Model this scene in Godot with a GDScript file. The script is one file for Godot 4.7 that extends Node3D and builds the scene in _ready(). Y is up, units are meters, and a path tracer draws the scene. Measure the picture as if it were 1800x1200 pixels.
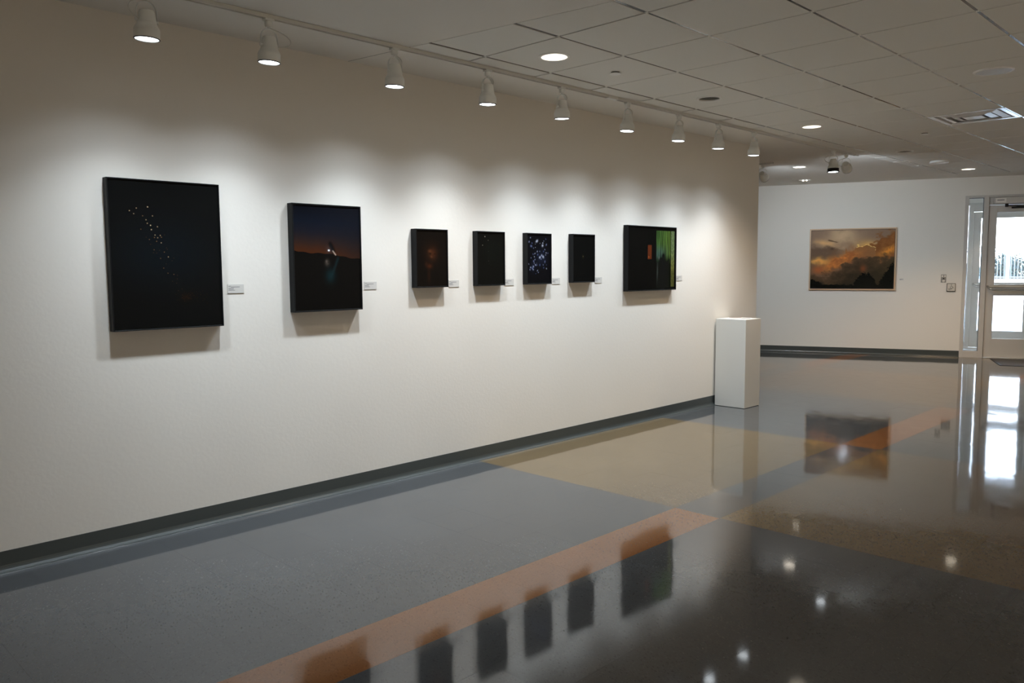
extends Node3D
# A gallery hallway: a long white display wall lit by track spotlights, a waxed tile floor,
# a tile ceiling, an angled back wall with a glazed entrance. Metres; the display wall is the plane x = 0.

const H := 2.773            # underside of the tile ceiling
const HB := 2.82            # underside of the plaster ceiling at the back
const T := 0.6096           # ceiling tile module
const FT := 0.3048          # floor tile module
const GX := 0.685           # first grid line beside the track
const GZ := -2.979          # cross lines at GZ - T * n
const WALL_END := -8.42
const BACK_O := Vector3(0, 0, -13.9)
const BACK_ANG := 0.38051   # the back wall is turned by 21.8 degrees
const TRACK_X := 0.51

var M := {}
var used := {}
var cam_pos := Vector3(4.4525, 1.4569, 0.0)
var cam_basis: Basis
var rng := RandomNumberGenerator.new()

# ------------------------------------------------------------------ helpers
func numbered(called: String) -> String:
	if not used.has(called):
		used[called] = 0
		return called
	used[called] += 1
	return "%s_%03d" % [called, used[called]]

func tag(o: Node, label: String, category: String, group := "", kind := "") -> void:
	if label: o.set_meta("label", label)
	if category: o.set_meta("category", category)
	if group: o.set_meta("group", group)
	if kind: o.set_meta("kind", kind)

func base(called: String, at := Vector3.ZERO, turn := 0.0) -> Node3D:
	var o := Node3D.new()
	o.name = numbered(called)
	add_child(o)
	o.position = at
	o.rotation.y = turn
	return o

func on_back(called: String, s: float, y: float, n: float) -> Node3D:
	# a node on the back wall: local x along the wall, z out of the wall
	var b := Basis(Vector3.UP, BACK_ANG)
	return base(called, BACK_O + b * Vector3(s, y, n), BACK_ANG)

func new_st() -> SurfaceTool:
	var st := SurfaceTool.new()
	st.begin(Mesh.PRIMITIVE_TRIANGLES)
	return st

func build(st: SurfaceTool, called: String, mat: Material, parent: Node = self) -> MeshInstance3D:
	return put(st.commit(), called, mat, parent)

func put(mesh: Mesh, called: String, mat: Material, parent: Node = self) -> MeshInstance3D:
	var o := MeshInstance3D.new()
	o.mesh = mesh
	o.name = numbered(called) if parent == self else called
	if mat: o.material_override = mat
	parent.add_child(o, true)
	return o

func tri(st: SurfaceTool, a: Vector3, b: Vector3, c: Vector3, n: Vector3, ua := Vector2.ZERO, ub := Vector2.ZERO, uc := Vector2.ZERO) -> void:
	if (b - a).cross(c - a).dot(n) > 0.0:
		var t := b; b = c; c = t
		var tu := ub; ub = uc; uc = tu
	st.set_normal(n); st.set_uv(ua); st.add_vertex(a)
	st.set_normal(n); st.set_uv(ub); st.add_vertex(b)
	st.set_normal(n); st.set_uv(uc); st.add_vertex(c)

func quad(st: SurfaceTool, a: Vector3, b: Vector3, c: Vector3, d: Vector3, n: Vector3) -> void:
	tri(st, a, b, c, n, Vector2(0, 0), Vector2(1, 0), Vector2(1, 1))
	tri(st, a, c, d, n, Vector2(0, 0), Vector2(1, 1), Vector2(0, 1))

func tri3(st: SurfaceTool, p: Array, nn: Array) -> void:
	var flip: bool = (p[1] - p[0]).cross(p[2] - p[0]).dot(nn[0] + nn[1] + nn[2]) > 0.0
	for i in ([0, 2, 1] if flip else [0, 1, 2]):
		st.set_normal(nn[i]); st.set_uv(Vector2.ZERO); st.add_vertex(p[i])

func box(st: SurfaceTool, lo: Vector3, hi: Vector3, ch := 0.0, xf := Transform3D()) -> void:
	# an axis box with chamfered edges
	var c := (lo + hi) * 0.5
	var h := (hi - lo) * 0.5
	ch = minf(ch, minf(h.x, minf(h.y, h.z)) * 0.9)
	var ax := [Vector3.RIGHT, Vector3.UP, Vector3.BACK]
	for i in 3:
		var u: Vector3 = ax[(i + 1) % 3]
		var v: Vector3 = ax[(i + 2) % 3]
		var hu: float = h[(i + 1) % 3] - ch
		var hv: float = h[(i + 2) % 3] - ch
		for s: float in [-1.0, 1.0]:
			var n: Vector3 = ax[i] * s
			var o: Vector3 = c + n * h[i]
			quad(st, xf * (o - u * hu - v * hv), xf * (o + u * hu - v * hv), xf * (o + u * hu + v * hv), xf * (o - u * hu + v * hv), (xf.basis * n).normalized())
	if ch <= 0.0: return
	for i in 3:
		var u: Vector3 = ax[(i + 1) % 3]
		var v: Vector3 = ax[(i + 2) % 3]
		var w: Vector3 = ax[i] * (h[i] - ch)
		for su: float in [-1.0, 1.0]:
			for sv: float in [-1.0, 1.0]:
				var p1: Vector3 = c + u * su * h[(i + 1) % 3] + v * sv * (h[(i + 2) % 3] - ch)
				var p2: Vector3 = c + u * su * (h[(i + 1) % 3] - ch) + v * sv * h[(i + 2) % 3]
				quad(st, xf * (p1 - w), xf * (p2 - w), xf * (p2 + w), xf * (p1 + w), (xf.basis * (u * su + v * sv)).normalized())
	for sx: float in [-1.0, 1.0]:
		for sy: float in [-1.0, 1.0]:
			for sz: float in [-1.0, 1.0]:
				var k := Vector3(sx, sy, sz)
				var q := c + k * h
				tri(st, xf * (q - Vector3(0, sy, sz) * ch), xf * (q - Vector3(sx, 0, sz) * ch), xf * (q - Vector3(sx, sy, 0) * ch), (xf.basis * k).normalized())

func lathe(st: SurfaceTool, prof: Array, segs := 32, xf := Transform3D()) -> void:
	# profile of Vector2(radius, y); creases between profile segments, smooth around
	for i in prof.size() - 1:
		var a: Vector2 = prof[i]
		var b: Vector2 = prof[i + 1]
		var d := b - a
		if d.length() < 1e-6: continue
		var nr := Vector2(d.y, -d.x).normalized()
		for k in segs:
			var t0 := TAU * k / segs
			var t1 := TAU * (k + 1) / segs
			var e0 := Vector3(cos(t0), 0, sin(t0))
			var e1 := Vector3(cos(t1), 0, sin(t1))
			var p := [xf * (e0 * a.x + Vector3.UP * a.y), xf * (e1 * a.x + Vector3.UP * a.y), xf * (e1 * b.x + Vector3.UP * b.y), xf * (e0 * b.x + Vector3.UP * b.y)]
			var n0: Vector3 = (xf.basis * (e0 * nr.x + Vector3.UP * nr.y)).normalized()
			var n1: Vector3 = (xf.basis * (e1 * nr.x + Vector3.UP * nr.y)).normalized()
			if b.x > 1e-6: tri3(st, [p[0], p[2], p[3]], [n0, n1, n0])
			if a.x > 1e-6: tri3(st, [p[0], p[1], p[2]], [n0, n1, n1])

func tube(st: SurfaceTool, path: Array, r: float, segs := 8, flat := 1.0, side := Vector3.ZERO) -> void:
	# a swept round (or, with flat < 1, strap-like) bar with end caps
	var rings := []
	for i in path.size():
		var d: Vector3 = (path[mini(i + 1, path.size() - 1)] - path[maxi(i - 1, 0)]).normalized()
		var u := side
		if u == Vector3.ZERO:
			u = d.cross(Vector3.UP if absf(d.y) < 0.9 else Vector3.RIGHT).normalized()
		var v := u.cross(d).normalized()
		var ring := []
		for k in segs:
			var a := TAU * k / segs
			ring.append([path[i] + (u * cos(a) + v * sin(a) * flat) * r, (u * cos(a) * flat + v * sin(a)).normalized()])
		rings.append(ring)
	for i in path.size() - 1:
		for k in segs:
			var j := (k + 1) % segs
			var A = rings[i][k]; var B = rings[i][j]; var C = rings[i + 1][j]; var D = rings[i + 1][k]
			tri3(st, [A[0], B[0], C[0]], [A[1], B[1], C[1]])
			tri3(st, [A[0], C[0], D[0]], [A[1], C[1], D[1]])
	for e in [0, path.size() - 1]:
		var dn: Vector3 = (path[0] - path[1]).normalized() if e == 0 else (path[e] - path[e - 1]).normalized()
		for k in segs:
			tri(st, path[e], rings[e][k][0], rings[e][(k + 1) % segs][0], dn)

func prism(st: SurfaceTool, poly: PackedVector2Array, y0: float, y1: float) -> void:
	# an upright prism over a polygon given as (x, z)
	var idx := Geometry2D.triangulate_polygon(poly)
	for i in range(0, idx.size(), 3):
		var a := poly[idx[i]]; var b := poly[idx[i + 1]]; var c := poly[idx[i + 2]]
		tri(st, Vector3(a.x, y0, a.y), Vector3(b.x, y0, b.y), Vector3(c.x, y0, c.y), Vector3.DOWN)
		tri(st, Vector3(a.x, y1, a.y), Vector3(b.x, y1, b.y), Vector3(c.x, y1, c.y), Vector3.UP)
	var cw := Geometry2D.is_polygon_clockwise(poly)
	for i in poly.size():
		var a := poly[i]; var b := poly[(i + 1) % poly.size()]
		var d := b - a
		if d.length() < 1e-6: continue
		var n := Vector3(d.y, 0, -d.x).normalized() * (-1.0 if cw else 1.0)
		quad(st, Vector3(a.x, y0, a.y), Vector3(b.x, y0, b.y), Vector3(b.x, y1, b.y), Vector3(a.x, y1, a.y), n)

func holed_tile(st: SurfaceTool, half: float, half_z: float, r: float, y0: float, y1: float) -> void:
	# a square panel with a round hole through it
	var n := 64
	for k in n:
		var q := []
		for j in 2:
			var a := TAU * (k + j) / n
			var e := Vector3(cos(a), 0, sin(a))
			var far := minf(half / maxf(absf(e.x), 1e-6), half_z / maxf(absf(e.z), 1e-6))
			q.append([e * r, e * far, e])
		for yy: float in [y0, y1]:
			var up := Vector3.UP * yy
			quad(st, q[0][0] + up, q[0][1] + up, q[1][1] + up, q[1][0] + up, Vector3.DOWN if yy == y0 else Vector3.UP)
		var nn: Vector3 = -(q[0][2] + q[1][2]).normalized()
		quad(st, q[0][0] + Vector3.UP * y0, q[1][0] + Vector3.UP * y0, q[1][0] + Vector3.UP * y1, q[0][0] + Vector3.UP * y1, nn)
	for s: float in [-1.0, 1.0]:
		quad(st, Vector3(s * half, y0, -half_z), Vector3(s * half, y0, half_z), Vector3(s * half, y1, half_z), Vector3(s * half, y1, -half_z), Vector3(s, 0, 0))
		quad(st, Vector3(-half, y0, s * half_z), Vector3(half, y0, s * half_z), Vector3(half, y1, s * half_z), Vector3(-half, y1, s * half_z), Vector3(0, 0, s))

func pane_st(w: float, h: float) -> ArrayMesh:
	# an upright printed sheet facing +z, uv 0..1 with v down
	var st := new_st()
	var n := Vector3.BACK
	var p := [Vector3(-w / 2, h / 2, 0), Vector3(w / 2, h / 2, 0), Vector3(w / 2, -h / 2, 0), Vector3(-w / 2, -h / 2, 0)]
	tri(st, p[0], p[1], p[2], n, Vector2(0, 0), Vector2(1, 0), Vector2(1, 1))
	tri(st, p[0], p[2], p[3], n, Vector2(0, 0), Vector2(1, 1), Vector2(0, 1))
	return st.commit()

func mat(c: Color, rough := 0.6, metal := 0.0, spec := 0.5) -> StandardMaterial3D:
	var m := StandardMaterial3D.new()
	m.albedo_color = c
	m.roughness = rough
	m.metallic = metal
	m.metallic_specular = spec
	return m

func glow(c: Color, e: float) -> StandardMaterial3D:
	var m := mat(Color(0.9, 0.9, 0.9), 0.4)
	m.emission_enabled = true
	m.emission = c
	m.emission_energy_multiplier = e
	return m

func noise_tex(seed_: int, freq: float, size: int, ramp: Array, octaves := 3) -> NoiseTexture2D:
	var n := FastNoiseLite.new()
	n.seed = seed_
	n.noise_type = FastNoiseLite.TYPE_SIMPLEX_SMOOTH
	n.frequency = freq
	n.fractal_octaves = octaves
	var t := NoiseTexture2D.new()
	t.width = size; t.height = size
	t.seamless = true
	t.noise = n
	var g := Gradient.new()
	g.offsets = PackedFloat32Array(ramp.map(func(r): return r[0]))
	g.colors = PackedColorArray(ramp.map(func(r): return r[1]))
	t.color_ramp = g
	return t

func bump_tex(seed_: int, freq: float, size: int, strength: float, octaves := 2) -> NoiseTexture2D:
	var n := FastNoiseLite.new()
	n.seed = seed_
	n.noise_type = FastNoiseLite.TYPE_SIMPLEX_SMOOTH
	n.frequency = freq
	n.fractal_octaves = octaves
	var t := NoiseTexture2D.new()
	t.width = size; t.height = size
	t.seamless = true
	t.as_normal_map = true
	t.bump_strength = strength
	t.noise = n
	return t

func spot(parent: Node3D, at: Vector3, aim: Vector3, energy: float, angle: float, soft: float, size: float, c: Color) -> void:
	var l := SpotLight3D.new()
	l.name = "lamp_light"
	parent.add_child(l, true)
	l.position = at
	var d := aim.normalized()
	l.basis = Basis.looking_at(d, Vector3.UP if absf(d.y) < 0.99 else Vector3.RIGHT)
	l.light_energy = energy
	l.light_color = c
	l.spot_angle = angle
	l.spot_angle_attenuation = soft
	l.spot_range = 20.0
	l.spot_attenuation = 2.0
	l.light_size = size
	l.shadow_enabled = true

# ------------------------------------------------------------------ materials
func speckle(seed_: int, chips: Array, size := 512) -> ImageTexture:
	# vinyl composition tile: fine chips and short streaks over an even ground
	var im := Image.create(size, size, false, Image.FORMAT_RGB8)
	im.fill(Color(0.93, 0.93, 0.93))
	var r := RandomNumberGenerator.new()
	r.seed = seed_
	for i in 5200:
		var c: Color = chips[r.randi() % chips.size()]
		var w := r.randi_range(1, 7)
		var h := r.randi_range(1, 4)
		var x := r.randi() % size
		var y := r.randi() % size
		for yy in h:
			for xx in w:
				if r.randf() < 0.8:
					im.set_pixel((x + xx) % size, (y + yy + xx / 3) % size, c)
	return ImageTexture.create_from_image(im)

func make_materials() -> void:
	var paint_bump := bump_tex(11, 0.06, 256, 1.2)
	M.wall = mat(Color(0.915, 0.895, 0.86), 0.75, 0.0, 0.35)
	M.wall.normal_enabled = true
	M.wall.normal_texture = paint_bump
	M.wall.normal_scale = 0.12
	M.wall.uv1_triplanar = true
	M.wall.uv1_world_triplanar = true
	M.wall.uv1_scale = Vector3(2, 2, 2)
	M.plaster = mat(Color(0.92, 0.905, 0.875), 0.85, 0.0, 0.3)
	M.panel = mat(Color(0.92, 0.912, 0.885), 0.9, 0.0, 0.25)
	M.panel.normal_enabled = true
	M.panel.normal_texture = bump_tex(4, 0.25, 256, 2.0)
	M.panel.normal_scale = 0.2
	M.panel.uv1_triplanar = true
	M.panel.uv1_world_triplanar = true
	M.panel.uv1_scale = Vector3(3, 3, 3)
	M.bar = mat(Color(0.33, 0.305, 0.28), 0.13, 0.0, 0.5)
	M.deck = mat(Color(0.45, 0.45, 0.45), 0.9)
	M.rubber = mat(Color(0.265, 0.285, 0.28), 0.3, 0.0, 0.5)
	M.fixture = mat(Color(0.93, 0.935, 0.92), 0.45)
	M.track = mat(Color(0.86, 0.855, 0.83), 0.4)
	M.black = mat(Color(0.045, 0.047, 0.05), 0.4)
	M.frame_black = mat(Color(0.085, 0.088, 0.092), 0.5, 0.0, 0.3)
	M.bezel = mat(Color(0.12, 0.12, 0.14), 0.4)
	M.lens = glow(Color(0.95, 0.98, 1.0), 7.0)
	M.lens_warm = glow(Color(1.0, 0.95, 0.87), 6.0)
	M.can_dark = mat(Color(0.58, 0.58, 0.56), 0.25, 0.5)
	M.can_white = mat(Color(0.95, 0.945, 0.93), 0.3)
	M.pedestal = mat(Color(0.87, 0.865, 0.84), 0.5)
	M.paper = mat(Color(0.93, 0.92, 0.90), 0.7)
	M.print_dark = mat(Color(0.32, 0.30, 0.30), 0.6)
	M.print_tan = mat(Color(0.70, 0.60, 0.54), 0.6)
	M.card = mat(Color(0.82, 0.805, 0.78), 0.6)
	M.ink = mat(Color(0.45, 0.45, 0.45), 0.7)
	M.wood = mat(Color(0.83, 0.70, 0.56), 0.5)
	M.alu = mat(Color(0.80, 0.78, 0.75), 0.5, 0.1)
	M.seal = mat(Color(0.16, 0.15, 0.15), 0.6)
	M.chrome = mat(Color(0.78, 0.78, 0.77), 0.25, 0.9)
	M.steel = mat(Color(0.90, 0.89, 0.87), 0.22, 0.6)
	M.plate_grey = mat(Color(0.60, 0.585, 0.56), 0.4)
	M.switch_plate = mat(Color(0.92, 0.90, 0.87), 0.4)
	M.matting = mat(Color(0.30, 0.29, 0.28), 0.85)
	M.grille = mat(Color(0.86, 0.87, 0.88), 0.5)
	M.diffuser = mat(Color(0.92, 0.92, 0.92), 0.2, 0.15, 0.6)
	var g := mat(Color(0.93, 0.97, 0.96, 0.06), 0.02)
	g.transparency = BaseMaterial3D.TRANSPARENCY_ALPHA
	M.glass = g
	# floor: three colours of tile, each in three tones from different batches
	var chips := [Color(1, 1, 1), Color(0.87, 0.87, 0.87), Color(0.82, 0.82, 0.83), Color(1.0, 0.99, 0.97), Color(0.79, 0.79, 0.79), Color(0.97, 0.98, 1.0)]
	var spk := speckle(21, chips)
	var cols := {"grey": Color(0.318, 0.327, 0.333), "tan": Color(0.455, 0.392, 0.295), "orange": Color(0.54, 0.362, 0.225)}
	for k in cols:
		for j in 3:
			var c: Color = cols[k]
			var f: float = [0.988, 1.0, 1.012][j]
			var m := mat(Color(c.r * f, c.g * f, c.b * f), 0.06, 0.0, 0.58)
			m.albedo_texture = spk
			m.uv1_triplanar = true
			m.uv1_world_triplanar = true
			m.uv1_scale = Vector3(1.3, 1.3, 1.3)
			m.uv1_offset = Vector3(0.13 * j, 0.0, 0.37 * j)
			M["floor_%s_%d" % [k, j]] = m

# ------------------------------------------------------------------ setting
func back_z(x: float) -> float:
	return BACK_O.z - tan(BACK_ANG) * x

func warped_tile(r: RandomNumberGenerator) -> ArrayMesh:
	# a vinyl tile whose waxed face is not perfectly flat: slight swells of its surface
	var st := new_st()
	var h := FT / 2 - 0.0002
	var nn := {}
	for i in 4:
		for j in 4:
			var edge := i == 0 or j == 0 or i == 3 or j == 3
			var amp := 0.0007 if edge else 0.0016
			nn[i * 4 + j] = Vector3(r.randfn() * amp, 1, r.randfn() * amp).normalized()
	var at := func(i: int, j: int) -> Vector3: return Vector3(-h + 2.0 * h * i / 3.0, 0, -h + 2.0 * h * j / 3.0)
	for i in 3:
		for j in 3:
			var p := [at.call(i, j), at.call(i + 1, j), at.call(i + 1, j + 1), at.call(i, j + 1)]
			var q := [nn[i * 4 + j], nn[(i + 1) * 4 + j], nn[(i + 1) * 4 + j + 1], nn[i * 4 + j + 1]]
			tri3(st, [p[0], p[1], p[2]], [q[0], q[1], q[2]])
			tri3(st, [p[0], p[2], p[3]], [q[0], q[2], q[3]])
	for k in 4:
		var b := Basis(Vector3.UP, k * PI / 2)
		quad(st, b * Vector3(h, 0, -h), b * Vector3(h, 0, h), b * Vector3(h, -0.004, h), b * Vector3(h, -0.004, -h), b * Vector3.RIGHT)
	return st.commit()

func make_floor() -> void:
	var f := base("floor")
	tag(f, "", "", "", "structure")
	var st := new_st()
	box(st, Vector3(-5.4, -0.12, -20.5), Vector3(8.0, -0.0045, 4.4))
	build(st, "subfloor", M.deck, f)
	var tile_meshes := []
	for k in 8: tile_meshes.append(warped_tile(rng))
	var x0 := 1.77 - 6 * FT
	var list := []
	for i in range(-17, 20):
		for j in range(-26, 46):
			var cx := x0 + (i + 0.5) * FT
			var cz := -4.115 - (j + 0.5) * FT
			if cx < -5.1 or cx > 7.7 or cz > 4.1: continue
			if cz < back_z(cx) - 0.12: continue
			if cx < -0.2 and cz > WALL_END + 0.2: continue
			var kind := "grey"
			var strip := posmod(i - 6, 9) == 0       # one row of accent tiles between fields of eight
			var field := posmod(floori(j / 8.0), 2) == 0
			if j < 0: field = false
			if strip: kind = "grey" if field else "orange"
			elif field: kind = "tan"
			# how large the tile shows in the camera's picture decides whether it is a part of its own
			var v := cam_basis.inverse() * (Vector3(cx, 0, cz) - cam_pos)
			var shown := 0.0
			if v.z < -0.5:
				var px := v.x / -v.z * 1422.7
				var py := v.y / -v.z * 1422.7
				if absf(px) < 980 and absf(py) < 680 and not (cx < 0.0 and cz > WALL_END - 2.0):
					shown = 1.0 / v.length_squared() / v.length()
			list.append([shown, cx, cz, kind, rng.randi() % 3, rng.randf_range(-1, 1), rng.randf_range(-1, 1), rng.randi() % 8])
	list.sort_custom(func(a, b): return a[0] > b[0])
	var rest := {}
	for k in list.size():
		var t = list[k]
		var xf := Transform3D(Basis.from_euler(Vector3(t[5], 0, t[6]) * 0.0006), Vector3(t[1], 0, t[2]))
		var key := "floor_%s_%d" % [t[3], t[4]]
		if k < 295:
			var o := put(tile_meshes[t[7]], "floor_tile", M[key], f)
			o.transform = xf
		else:
			if not rest.has(key): rest[key] = new_st()
			rest[key].append_from(tile_meshes[t[7]], 0, xf)
	var am := ArrayMesh.new()
	for key in rest:
		rest[key].set_material(M[key])
		rest[key].commit(am)
	var far := put(am, "floor_tiles_beyond", null, f)
	far.set_meta("kind", "stuff")

func make_walls() -> void:
	var st := new_st()
	box(st, Vector3(-0.15, 0, WALL_END), Vector3(0, 3.0, 4.2))
	tag(build(st, "wall_left", M.wall), "", "", "", "structure")
	# rubber cove base along the display wall, with its toe on the floor
	var cove := [Vector2(0, 0.103), Vector2(0.003, 0.1025), Vector2(0.0035, 0.034), Vector2(0.0052, 0.023), Vector2(0.009, 0.014), Vector2(0.015, 0.007), Vector2(0.023, 0.003), Vector2(0.0245, 0.0005), Vector2(0, 0.0005)]
	st = new_st()
	cove_run(st, cove, Vector3(0, 0, 4.2), Vector3(0, 0, WALL_END), Vector3.RIGHT)
	tag(build(st, "baseboard_left", M.rubber), "", "", "", "structure")
	# back wall, in its own turned frame
	var w := on_back("wall_back", 0, 0, 0)
	tag(w, "", "", "", "structure")
	st = new_st()
	box(st, Vector3(-6.5, 0, -0.2), Vector3(0.542, 3.0, 0))
	box(st, Vector3(3.045, 0, -0.2), Vector3(9.5, 3.0, 0))
	box(st, Vector3(0.542, 2.535, -0.2), Vector3(3.045, 3.0, 0))
	build(st, "wall_panel", M.wall, w)
	var bb := on_back("baseboard_back", 0, 0, 0)
	tag(bb, "", "", "", "structure")
	st = new_st()
	cove_run(st, cove, Vector3(-6.5, 0, 0), Vector3(0.54, 0, 0), Vector3.BACK)
	cove_run(st, cove, Vector3(3.05, 0, 0), Vector3(9.0, 0, 0), Vector3.BACK)
	build(st, "cove_strip", M.rubber, bb)
	# the walls behind and beside the camera, and the corridor behind the display wall
	st = new_st()
	box(st, Vector3(7.5, 0, -17.6), Vector3(7.7, 3.0, 4.2))
	tag(build(st, "wall_right", M.wall), "", "", "", "structure")
	st = new_st()
	box(st, Vector3(-0.15, 0, 4.0), Vector3(7.7, 3.0, 4.2))
	tag(build(st, "wall_front", M.wall), "", "", "", "structure")
	st = new_st()
	box(st, Vector3(-5.2, 0, WALL_END), Vector3(-0.15, 3.0, WALL_END + 0.15))
	tag(build(st, "wall_corridor", M.wall), "", "", "", "structure")
	st = new_st()
	box(st, Vector3(-5.2, 0, -12.3), Vector3(-5.05, 3.0, WALL_END))
	tag(build(st, "wall_far_left", M.wall), "", "", "", "structure")

func cove_run(st: SurfaceTool, prof: Array, a: Vector3, b: Vector3, out_dir: Vector3) -> void:
	for i in prof.size() - 1:
		var p: Vector2 = prof[i]
		var q: Vector2 = prof[i + 1]
		var d := q - p
		var n2 := Vector2(-d.y, d.x).normalized()
		var n := out_dir * n2.x + Vector3.UP * n2.y
		var P := out_dir * p.x + Vector3.UP * p.y
		var Q := out_dir * q.x + Vector3.UP * q.y
		quad(st, a + P, b + P, b + Q, a + Q, n)

func make_ceiling() -> void:
	var c := base("ceiling")
	tag(c, "", "", "", "structure")
	var st := new_st()
	box(st, Vector3(-5.4, 3.0, -19.0), Vector3(8.0, 3.1, 4.4))
	build(st, "ceiling_deck", M.deck, c)
	# edges of the tiled field (x, z)
	var gl := 0.535
	var near := func(x: float) -> float: return -3.035 - 0.147 * x
	var far := func(x: float) -> float: return -12.78 - 0.39 * x
	var stepz := func(x: float) -> float: return -9.79 - 0.2 * x
	# plaster in the near part and along the display wall
	st = new_st()
	prism(st, PackedVector2Array([Vector2(-0.16, 4.2), Vector2(7.7, 4.2), Vector2(7.7, near.call(7.7)), Vector2(gl, near.call(gl)), Vector2(gl, stepz.call(gl)), Vector2(-5.2, stepz.call(-5.2)), Vector2(-5.2, -8.3), Vector2(-0.16, -8.3)]), H, H + 0.1)
	build(st, "plaster_ceiling", M.plaster, c)
	# plaster at the back, a little higher
	st = new_st()
	prism(st, PackedVector2Array([Vector2(-5.2, -8.6), Vector2(gl, -9.2), Vector2(gl, far.call(gl)), Vector2(7.7, far.call(7.7)), Vector2(7.7, -17.6), Vector2(gl, -14.6), Vector2(-5.2, -12.2)]), HB, HB + 0.1)
	build(st, "plaster_ceiling", M.plaster, c)
	# a hairline joint in the plaster in line with the edge of the tiled field
	st = new_st()
	prism(st, PackedVector2Array([Vector2(0.0, near.call(0.0)), Vector2(gl, near.call(gl)), Vector2(gl, near.call(gl) - 0.003), Vector2(0.0, near.call(0.0) - 0.003)]), H - 0.0006, H + 0.002)
	build(st, "plaster_joint", M.bar, c)
	var zone := PackedVector2Array([Vector2(gl, near.call(gl)), Vector2(7.6, near.call(7.6)), Vector2(7.6, far.call(7.6)), Vector2(gl, far.call(gl))])
	var holes := {}
	for n: int in [1, 4, 7, 11, 13, 15]: holes["0_%d" % n] = 0.083
	holes["3_7"] = 0.083
	var gap := 0.0085
	var gap_z := 0.005
	var full := new_st()
	box(full, Vector3(-T / 2 + gap, 0, -T / 2 + gap_z), Vector3(T / 2 - gap, 0.014, T / 2 - gap_z), 0.0012)
	var full_mesh := full.commit()
	for m in range(-1, 12):
		for n in range(-1, 23):
			var key := "%d_%d" % [m, n]
			if key == "2_8": continue                # the air diffuser takes this place
			var xa := GX + m * T
			var za := GZ - n * T
			var cell := PackedVector2Array([Vector2(xa + gap, za - gap_z), Vector2(xa + T - gap, za - gap_z), Vector2(xa + T - gap, za - T + gap_z), Vector2(xa + gap, za - T + gap_z)])
			var centre := Vector3(xa + T / 2, H, za - T / 2)
			if holes.has(key):
				st = new_st()
				holed_tile(st, T / 2 - gap, T / 2 - gap_z, holes[key], 0, 0.014)
				build(st, "ceiling_tile", M.panel, c).position = centre
				continue
			var inside := true
			for p in cell:
				if not Geometry2D.is_point_in_polygon(p, zone): inside = false
			if inside:
				put(full_mesh, "ceiling_tile", M.panel, c).position = centre
				continue
			for part in Geometry2D.intersect_polygons(cell, zone):
				var area := 0.0
				for i in part.size(): area += part[i].cross(part[(i + 1) % part.size()])
				if absf(area) < 0.004: continue
				# keep the reveal along the cut edge too
				var cut := Geometry2D.offset_polygon(part, -0.005)
				if cut.size():
					st = new_st()
					prism(st, cut[0], H, H + 0.014)
					build(st, "ceiling_tile", M.panel, c)
	# grid bars seen in the reveals between the tiles
	for m in range(0, 12):
		var x := GX + m * T
		st = new_st()
		box(st, Vector3(x - 0.012, H + 0.002, far.call(x) + 0.003), Vector3(x + 0.012, H + 0.012, near.call(x) - 0.003))
		build(st, "main_bar", M.bar, c)
	for n in range(1, 23):
		var z := GZ - n * T
		var xa := gl
		if z < far.call(gl): xa = (-12.78 - z) / 0.39
		if xa > 7.4: continue
		st = new_st()
		box(st, Vector3(xa, H + 0.0128, z - 0.012), Vector3(7.6, H + 0.016, z + 0.012))
		build(st, "cross_bar", M.bar, c)
	# pale clips where the bars cross
	st = new_st()
	for m in range(0, 12):
		for n in range(1, 23):
			var x := GX + m * T
			var z := GZ - n * T
			if z > near.call(x) - 0.03 or z < far.call(x) + 0.03 or x > 7.5: continue
			box(st, Vector3(x - 0.0082, H + 0.0005, z - 0.013), Vector3(x + 0.0082, H + 0.004, z + 0.013), 0.0005)
	build(st, "grid_clips", M.panel, c).set_meta("kind", "stuff")
	# edge moulding of the field
	st = new_st()
	prism(st, PackedVector2Array([Vector2(gl, near.call(gl)), Vector2(7.6, near.call(7.6)), Vector2(7.6, near.call(7.6) - 0.02), Vector2(gl, near.call(gl) - 0.02)]), H + 0.0128, H + 0.016)
	prism(st, PackedVector2Array([Vector2(gl, far.call(gl)), Vector2(7.6, far.call(7.6)), Vector2(7.6, far.call(7.6) + 0.02), Vector2(gl, far.call(gl) + 0.02)]), H + 0.008, H + 0.012)
	prism(st, PackedVector2Array([Vector2(gl, near.call(gl)), Vector2(gl + 0.02, near.call(gl)), Vector2(gl + 0.02, far.call(gl)), Vector2(gl, far.call(gl))]), H + 0.008, H + 0.012)
	build(st, "edge_moulding", M.bar, c)
	# closing face between the tiled field and the higher plaster at the back
	st = new_st()
	prism(st, PackedVector2Array([Vector2(gl, far.call(gl) + 0.003), Vector2(7.6, far.call(7.6) + 0.003), Vector2(7.6, far.call(7.6) - 0.012), Vector2(gl, far.call(gl) - 0.012)]), H, HB + 0.05)
	prism(st, PackedVector2Array([Vector2(gl + 0.003, far.call(gl)), Vector2(gl + 0.003, stepz.call(gl)), Vector2(gl - 0.012, stepz.call(gl)), Vector2(gl - 0.012, far.call(gl))]), H, HB + 0.05)
	build(st, "step_trim", M.plaster, c)

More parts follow.
